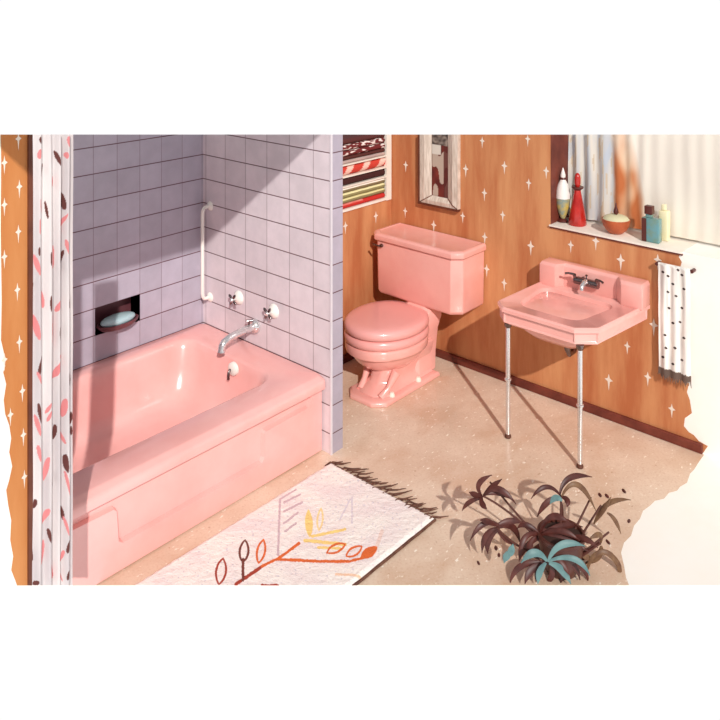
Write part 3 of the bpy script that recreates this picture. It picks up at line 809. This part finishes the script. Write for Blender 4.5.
# window curtain: bluish white net, orange-brown drawn tail, cream on the right
def wpos(u, v):
    y = .982-(.982-.430)*u; z = wZ+.006+(.80-wZ)*v
    return (1.902+.006*max(.12, 1-2.2*u)*math.sin(u*99+1.2*nz(u*6, v*2))+.003*nz(u*9, v*3), y, z)
def wcol(u, v):
    y = .982-(.982-.430)*u; z = wZ+.006+(.80-wZ)*v; d_ = FX*1.902+FY*y
    px = 360+FL*(RX*1.902+RY*y)/d_; py = (1-z)*FL/d_-3
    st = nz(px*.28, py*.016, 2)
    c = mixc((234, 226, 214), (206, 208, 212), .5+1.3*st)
    if nz(px*.4, py*.03, 8) > .28: c = mixc(c, (214, 190, 160), .8)
    edge = 612-max(0, (170-py))*.06
    redge = 624+(py-134)*.20 if py < 200 else 637+(py-200)*.1
    if px > 566+0 and px < edge and nz(px*.1, py*.03, 4) > .35: c = mixc(c, (196, 206, 220), .6)
    cream = (255, 246, 232)
    t = (px-edge)/4+nz(px*.1, py*.05)*.8
    if t > 0:
        k = .45+1.6*nz(px*.09, py*.035, 6)+.25*math.exp(-((py-178)/26)**2)
        fade = 1-max(0, (px-redge))/9.0
        br = mixc((250, 214, 178), (206, 118, 70), k)
        c = mixc(c, mixc(cream, br, fade*(.45+.55*min(1, max(0, (py-134)/40)))), min(1, t))
    if px < 562: c = mixc(c, (186, 120, 92), min(1, (562-px)/3))
    return c
o = grid('window_curtain', 260, 220, wpos, wcol, M['sheer'], cut=(True, False))
tag(o, 'sheer window curtain, bluish white turning orange brown then cream, behind the sill bottles', 'curtain')

# ================================================================== HAND TOWEL on its bar
ta = onX(659, 268, 1.800); tb = onX(690, 268, 1.800)
zt_ = .398
tbar = thing('towel_bar', (XB, (ta.y+tb.y)/2, zt_), 'short dark towel bar on the wall right of the washbasin', 'towel bar')
b = MB(); b.tube([(1.802, ta.y+.008, zt_), (1.802, tb.y-.006, zt_)], .0028, 10); b.build('rod', m_dk, tbar, smooth=50)
for y in (ta.y+.005, tb.y-.004):
    b = MB(); b.tube([(XB-.001, y, zt_), (1.799, y, zt_)], .004, 10); b.build('bracket', m_dk, tbar, smooth=50)
dots = [(663,272),(668,276),(678,270),(682,275),(673,284),(684,289),(668,292),(669,308),(682,308),(673,323),(665,335),(684,338),(675,348),(663,357),(673,364),(682,360),(680,322),(666,348),(676,296)]
def tpos(u, v):
    L1, L2 = .235, .05
    s_ = v*(L1+L2+.012)
    wv = .0022*math.sin(u*19+.8)+.0010*nz(u*6, v*5)
    y = ta.y+.002+(tb.y-ta.y-.002)*u-.001*nz(v*6, 3)
    if s_ < L1: return (1.7975+wv, y-.002*(1-v), zt_-L1+s_)
    t = (s_-L1)/.012
    if t < 1: return (1.802-.0045*math.cos(t*math.pi)+wv*(1-2*t if t < .5 else 0)*.6, y, zt_+.0042*math.sin(t*math.pi))
    return (1.8068, y, zt_-(s_-L1-.012))
def tcol(u, v):
    p = tpos(u, v); d_ = depth(p); px = 360+FL*(RX*p[0]+RY*p[1])/d_; py = (1-p[2])*FL/d_-3
    c = mixc((250, 246, 238), (216, 210, 204), .35+1.1*nz(px*.35, py*.02))
    for a, b_ in dots:
        if ((px-a)*.8+(py-b_)*.5)**2/2.2+((py-b_)*.8-(px-a)*.5)**2/1.0 < 1.1: c = (66, 48, 48)
    return c
tw = thing('hand_towel', (1.80, (ta.y+tb.y)/2, .16), 'white hand towel with black flecks and dark fringe hanging from the bar', 'towel')
grid('cloth', 110, 320, tpos, tcol, M['attr'], tw, solid=.0008)
b = MB()
for i in range(46):
    u = i/45; p = Vector(tpos(u, 0)); l = random.uniform(.010, .022)
    b.tube([p+Vector((-.0006, 0, .004+random.random()*.003)), p+Vector((-.001, 0, -l*.5)), p+Vector((-.001, random.uniform(-.003, .003), -l))], [.0010, .0012, .0005], 5)
b.build('fringe', mat('grey_brown_fringe', (112, 92, 82), .9), tw, smooth=60)

# ================================================================== RUG
rX0, rX1, rY0, rY1 = .62, 1.240, .917, 1.193
rug = thing('shag_rug', (1.1, 1.05, 0), 'white shag rug with orange and yellow leaf embroidery on the floor beside the tub', 'rug')
def pxz(x, y, z=.008):
    d_ = FX*x+FY*y; return 360+FL*(RX*x+RY*y)/d_, (1-z)*FL/d_-3
# embroidery: lines and leaf rings in floor-plan strokes (pixel -> floor)
def seg(a, b_, px, py):
    ax, ay = a; bx, by = b_; t = ((px-ax)*(bx-ax)+(py-ay)*(by-ay))/max(1e-6, (bx-ax)**2+(by-ay)**2); t = max(0, min(1, t))
    return math.hypot(px-ax-(bx-ax)*t, py-ay-(by-ay)*t)
OR, RD, YE, MV, BR = (226, 108, 52), (170, 66, 48), (250, 214, 134), (212, 184, 190), (120, 60, 50)
lines = [((236,585),(262,567),2.0,RD),((262,567),(280,558),1.7,OR),((280,558),(299,544),1.8,OR),((279,560),(320,562),1.8,OR),((320,562),(350,562),1.8,OR),((350,562),(372,556),1.6,OR),((243,581),(243,560),1.6,BR),
 ((278,556),(280,500),1.3,MV),((280,500),(296,490),1.0,MV),((284,503),(300,495),1.2,MV),((284,512),(302,503),1.2,MV),((284,524),(298,513),1.2,MV),((285,532),(296,524),1.2,MV),
 ((305,541),(345,545),2.0,YE),((312,537),(345,530),1.6,YE),((318,548),(340,549),1.6,YE),((336,575),(360,576),1.4,(248,206,176)),((375,552),(382,532),2.2,(240,214,204)),((340,520),(350,500),1.0,(226,214,220)),((352,524),(352,498),1.0,(226,214,220)),((262,586),(278,586),1.4,RD)]
rings_ = [(221,572,6,14,.15,RD,1.9),(244,552,5.5,12,.1,BR,2.0),(261,552,5,13,.2,OR,1.9),(309,524,4,14,-.05,YE,99),(320,520,3.6,12,.1,(252,220,160),1.6),
 (336,549,11,5,-.45,OR,1.9),(354,552,10,5,-.55,OR,1.9),(369,553,10,5,-.6,OR,99)]
def rpos(u, v):
    x = rX0+(rX1-rX0)*u; y = rY0+(rY1-rY0)*v
    e_ = min(u*(rX1-rX0), (1-u)*(rX1-rX0), v*(rY1-rY0), (1-v)*(rY1-rY0))
    h = .0025+.0065*min(1, e_/.008)**.5
    j = .0035*nz(x*40, y*40, 2)
    if v < .02: y += .0025*nz(x*60, 4)
    if v > .98: y += .0025*nz(x*60, 9)
    return (x, y, h+.0008*nz(x*90, y*90)*min(1, e_/.01)+.0003*random.random())
def rcol(u, v):
    x = rX0+(rX1-rX0)*u; y = rY0+(rY1-rY0)*v; px, py = pxz(x, y)
    c = mixc((250, 241, 234), (243, 228, 226), .4+1.2*nz(px*.04, py*.06))
    if nz(px*.35, py*.45, 3) > .5: c = mixc(c, (214, 204, 212), .7)
    wob = .5*nz(px*.5, py*.5, 6)
    for a, b_, w_, k in lines:
        d_ = seg(a, b_, px, py)+wob
        if d_ < w_*.85: c = k
    for cx_, cy_, a, b_, t, k, th in rings_:
        ct, st = math.cos(t), math.sin(t); dx, dy = px-cx_, py-cy_
        X_ = dx*ct-dy*st*0+dy*(-st if a > b_ else st); Y_ = dy*ct-dx*st*(1 if a < b_ else -1)
        if a > b_: X_ = dx*math.cos(t)+dy*math.sin(t); Y_ = -dx*math.sin(t)+dy*math.cos(t)
        else: X_ = dx*ct+dy*st; Y_ = -dx*st+dy*ct
        # leaf shape: pointed ends
        major, minor, M_, m_ = (X_, Y_, a, b_) if a > b_ else (Y_, X_, b_, a)
        if abs(major) < M_:
            wd = m_*(1-(major/M_)**2)**.8
            if abs(minor) < wd and (th > 50 or abs(minor) > wd-th*1.15 ): c = k
    return c
grid('pile', 640, 330, rpos, rcol, M['shag'], rug, cut=(False, True))
b = MB(); random.seed(3)
for i in range(24):
    y = rY0+.006+(rY1-rY0-.010)*i/23
    for k in range(2 if i % 3 else 1):
        y1 = y+random.uniform(-.003, .003); l = random.uniform(.028, .050); dyy = random.uniform(-.024, -.004)
        x0_ = rX1-random.uniform(.002, .02)
        b.tube([(x0_-.004, y1+.002, .006), (x0_+.010, y1, .0085), (x0_+l*.6, y1+dyy*.5, .004), (x0_+l, y1+dyy, .0022)], [.0009, .0018, .0015, .0006], 6)
b.build('fringe', M['fringe'], rug, smooth=60)
b = MB()
pts = [(rX0+(rX1-rX0)*t, rY0-.0008+.0012*nz(t*20, 2), .0030) for t in [i/60 for i in range(61)]]
b.tube(pts, .0027, 6); b.cut(False, True); b.build('bound_edge', M['fringe'], rug, smooth=60)

# ================================================================== POTTED PLANT
random.seed(11)
pc = onZ(561, 570)
plant = thing('potted_plant', (pc.x, pc.y, 0), 'dark maroon leaved house plant with teal front leaves in the lower right corner', 'plant')
b = MB().lathe([(.024, .0010), (.027, .002), (.034, .020), (.038, .045), (.039, .058), (.041, .060), (.041, .066), (.037, .066), (.036, .060)], (pc.x, pc.y, 0), 32)
b.build('pot', M['pot'], plant, smooth=40)
MB().lathe([(.036, .056), (.036, .0605), (.01, .062)], (pc.x, pc.y, 0), 24).build('soil', M['soil'], plant)
DP = depth(pc)
Fv = Vector((FX, FY, 0))
def leafmesh(mb, pts3, wd, tipw=.12):
    """strap leaf along a smooth path through three or four points, folded along its midrib"""
    P = [Vector(p) for p in pts3]
    def cr(t):
        if len(P) == 2: return P[0].lerp(P[1], t)
        if len(P) == 3:
            m = P[1]*2-(P[0]+P[2])*.5
            return P[0]*(1-t)**2+m*2*t*(1-t)+P[2]*t*t
        n_ = len(P)-1; f = min(n_-1e-6, t*n_); i = int(f); s_ = f-i
        p0 = P[max(0, i-1)]; p1 = P[i]; p2 = P[i+1]; p3 = P[min(n_, i+2)]
        return .5*((2*p1)+(p2-p0)*s_+(2*p0-5*p1+4*p2-p3)*s_*s_+(3*p1-p0-3*p2+p3)*s_**3)
    n = 16; L_, Mi_, R_, B_ = [], [], [], []
    tx = random.uniform(-.5, .5)
    for i in range(n+1):
        t = i/n; p = cr(t); tg = (cr(min(1, t+.02))-cr(max(0, t-.02))).normalized()
        side = tg.cross(Fv+Vector((0, 0, -.55))+Vector((tx*.3, -tx*.3, 0))).normalized()
        nrm = side.cross(tg).normalized()
        w_ = wd*(.35+.65*math.sin(min(1, t*1.7)*math.pi/2))*(1 if t < .62 else max(tipw, 1-((t-.62)/.38)**1.7))
        L_.append(p-side*w_+nrm*w_*.25); R_.append(p+side*w_+nrm*w_*.25); Mi_.append(p); B_.append(p-nrm*.0008)
    bm = mb.bm
    rings = [[L_[i], Mi_[i]+nrm*0+Vector((0, 0, .0004)), R_[i], B_[i]] for i in range(n+1)]
    mb.loft(rings)
def PX(px, py, dd=0.0): return wp(px, py, DP+dd)
crown = (560, 552)
def cluster(name, m, leaves, wd, d0, spread=.03):
    b = MB()
    for lf in leaves:
        n_ = len(lf); e_ = random.uniform(-spread, spread)
        pts_ = [PX(x, y, d0+e_*(i/(n_-1))) for i, (x, y) in enumerate(lf[:n_])]
        for p_ in pts_:
            dcam = depth(p_)
        leafmesh(b, pts_, wd*random.uniform(.85, 1.15))
    return b.build(name, m, plant, smooth=60)
def stem(px0, py0, px1, py1, d0, d1, r=.0019, mid=None):
    a = PX(px0, py0, d0); c_ = PX(px1, py1, d1); m_ = a.lerp(c_, .5) if mid is None else PX(*mid, (d0+d1)/2)
    b = MB(); pts_ = [a*(1-t)**2+(m_*2-(a+c_)*.5)*2*t*(1-t)+c_*t*t for t in [i/10 for i in range(11)]]
    b.tube(pts_, [r*(1.25-.4*i/10) for i in range(11)], 8); b.build('stem', M['stem'], plant, smooth=60)
W = .0046
stem(552, 555, 483, 496, 0, .03, mid=(517, 519)); stem(552, 552, 490, 482, .01, .05, mid=(524, 522))
stem(552, 562, 497, 527, 0, -.01, mid=(517, 545)); stem(560, 562, 561, 496, 0, .03)
stem(562, 556, 591, 497, .0, .04); stem(566, 560, 601, 505, .02, .05); stem(568, 565, 609, 532, 0, .02); stem(572, 562, 600, 543, 0, -.02, r=.0028)
cluster('leaves', M['leaf_dark'], [[(482,496),(479,484),(492,475)],[(483,497),(491,488),(502,479)],[(482,496),(476,495),(469,492)],[(482,498),(470,502),(462,511)],[(482,496),(482,503),(487,509)],[(484,496),(498,489),(516,504)],[(483,495),(500,493),(512,500)]], W, .03)
cluster('leaves', M['leaf_dark'], [[(497,526),(489,522),(480,520)],[(500,526),(484,524),(470,541)],[(497,528),(486,536),(482,553)],[(499,529),(489,540),(488,554)],[(497,526),(509,521),(524,523)],[(498,528),(512,527),(520,543)],[(496,527),(505,538),(517,545)]], W*1.05, -.01)
cluster('leaves', M['leaf_dark'], [[(561,496),(546,487),(531,499)],[(560,498),(548,502),(537,517)],[(560,494),(570,478),(592,477)],[(561,497),(567,500),(567,507)],[(561,500),(562,515),(561,535)]], W*1.0, .03)
cluster('leaves', M['leaf_olive'], [[(562,496),(578,485),(596,511)],[(594,524),(608,504),(631,500)],[(607,513),(615,520),(621,534)],[(594,523),(603,511),(611,497)],[(600,545),(600,535),(588,540)]], W*.95, .02)
cluster('leaves', M['leaf_dark'], [[(540,534),(552,517),(570,523)],[(541,535),(527,525),(517,529)],[(540,535),(525,538),(519,562)],[(542,534),(562,526),(583,527)],[(540,536),(560,531),(580,541)],[(541,538),(528,545),(520,560)],[(545,535),(566,540),(590,552)],[(540,538),(552,546),(572,548)],[(560,545),(580,538),(598,548)],[(540,530),(556,536),(584,556)],[(548,540),(538,548),(522,560)],[(552,545),(575,552),(590,566)],[(530,532),(545,536),(560,540)],[(548,538),(566,545),(578,560)],[(536,536),(530,548),(540,560)]], W*1.1, .0, .045)
cluster('leaves', M['leaf_dark'], [[(548,563),(522,566),(510,584)],[(546,563),(532,570),(525,584)],[(550,562),(552,575),(545,584)],[(551,563),(562,572),(560,584)],[(553,560),(580,566),(588,584)],[(548,562),(570,562),(580,580)],[(550,560),(540,570),(536,582)],[(548,558),(560,562),(570,576)]], W*1.15, -.035, .02)
cluster('leaves', M['leaf_olive'], [[(585,578),(592,558),(605,552),(617,562),(620,574),(615,584)],[(573,548),(585,556),(595,562)],[(601,546),(598,556),(584,564)]], W*1.15, .0, .01)
cluster('leaves', M['leaf_teal'], [[(548,562),(562,545),(585,546)],[(549,561),(574,559),(590,576)],[(549,563),(562,570),(571,584)],[(546,563),(540,572),(538,584)],[(547,561),(535,553),(521,563)],[(510,556),(511,552),(513,544)],[(512,551),(507,556),(504,563)],[(562,501),(556,498),(550,504)]], W*1.15, -.055, .015)
random.seed(5)
fl_lab = {(600,495):'dark fleck of leaf on the floor, leftmost of the pair above the plant', (607,496):'dark leaf scrap on the floor, right one of the pair above the plant', (624,491):'dark leaf scrap on the floor farthest to the right of the basin leg', (629,521):'dark leaf scrap near the ragged floor edge right of the plant',
 (608,542):'dark leaf scrap between the plant stalks on its right side', (478.5,563):'dark leaf scrap on the floor left of the plant, lowest one', (499,555):'dark leaf scrap on the floor left of the plant, nearest to the teal leaves', (496,548):'small leaf scrap on the floor left of the plant, uppermost one'}
for (px, py), lb in fl_lab.items():
    p = onZ(px, py, .0012); b = MB(); a = random.uniform(-.5, .2)+.73; l = random.uniform(.005, .008)
    u = Vector((math.cos(a), math.sin(a), 0)); v = Vector((-u.y, u.x, 0)); rings = []
    for i in range(7):
        t = i/6*2-1; w_ = l*.45*math.sqrt(max(.03, 1-t*t)); h = .0022*(1-t*t)
        c_ = p+u*l*t
        rings.append([c_-v*w_, c_+Vector((0, 0, h+.0006)), c_+v*w_, c_+Vector((0, 0, .0001))])
    b.loft(rings); o = b.build('fallen_leaf', M['leaf_dark'])
    tag(o, lb, 'leaf', 'leaf scraps on the floor')

# ================================================================== CAMERA, LIGHT, WORLD
cam = bpy.data.cameras.new('camera'); co = bpy.data.objects.new('camera', cam); C.objects.link(co)
co.location = (0, 0, S); co.rotation_euler = (math.pi/2, 0, math.atan2(-FX, FY))
cam.sensor_width = 36; cam.lens = FL/720*36; cam.shift_y = -363/720; cam.clip_end = 100
bpy.context.scene.camera = co
sun = bpy.data.lights.new('sun', 'SUN'); sun.energy = 3.1; sun.angle = math.radians(.8); sun.color = (1, .965, .92)
so_ = bpy.data.objects.new('sun', sun); C.objects.link(so_)
so_.rotation_euler = Vector((.74, 1.0, -.80)).to_track_quat('-Z', 'Y').to_euler(); so_.location = (-2, -2, 5)
wd = bpy.data.worlds.new('world'); bpy.context.scene.world = wd; wd.use_nodes = True
nt = wd.node_tree; bg = nt.nodes['Background']
tc = nt.nodes.new('ShaderNodeTexCoord'); sp = nt.nodes.new('ShaderNodeSeparateXYZ'); rp = nt.nodes.new('ShaderNodeValToRGB')
nt.links.new(tc.outputs['Generated'], sp.inputs[0]); nt.links.new(sp.outputs['Z'], rp.inputs[0])
rp.color_ramp.elements[0].position = .0; rp.color_ramp.elements[0].color = (1, 1, 1, 1)
rp.color_ramp.elements[1].position = .12; rp.color_ramp.elements[1].color = (.37, .365, .385, 1)
nt.links.new(rp.outputs[0], bg.inputs[0]); bg.inputs[1].default_value = 1.03
vs = bpy.context.scene.view_settings
vs.view_transform = 'Standard'; vs.look = 'None'; vs.exposure = 0; vs.gamma = 1; vs.use_curve_mapping = False
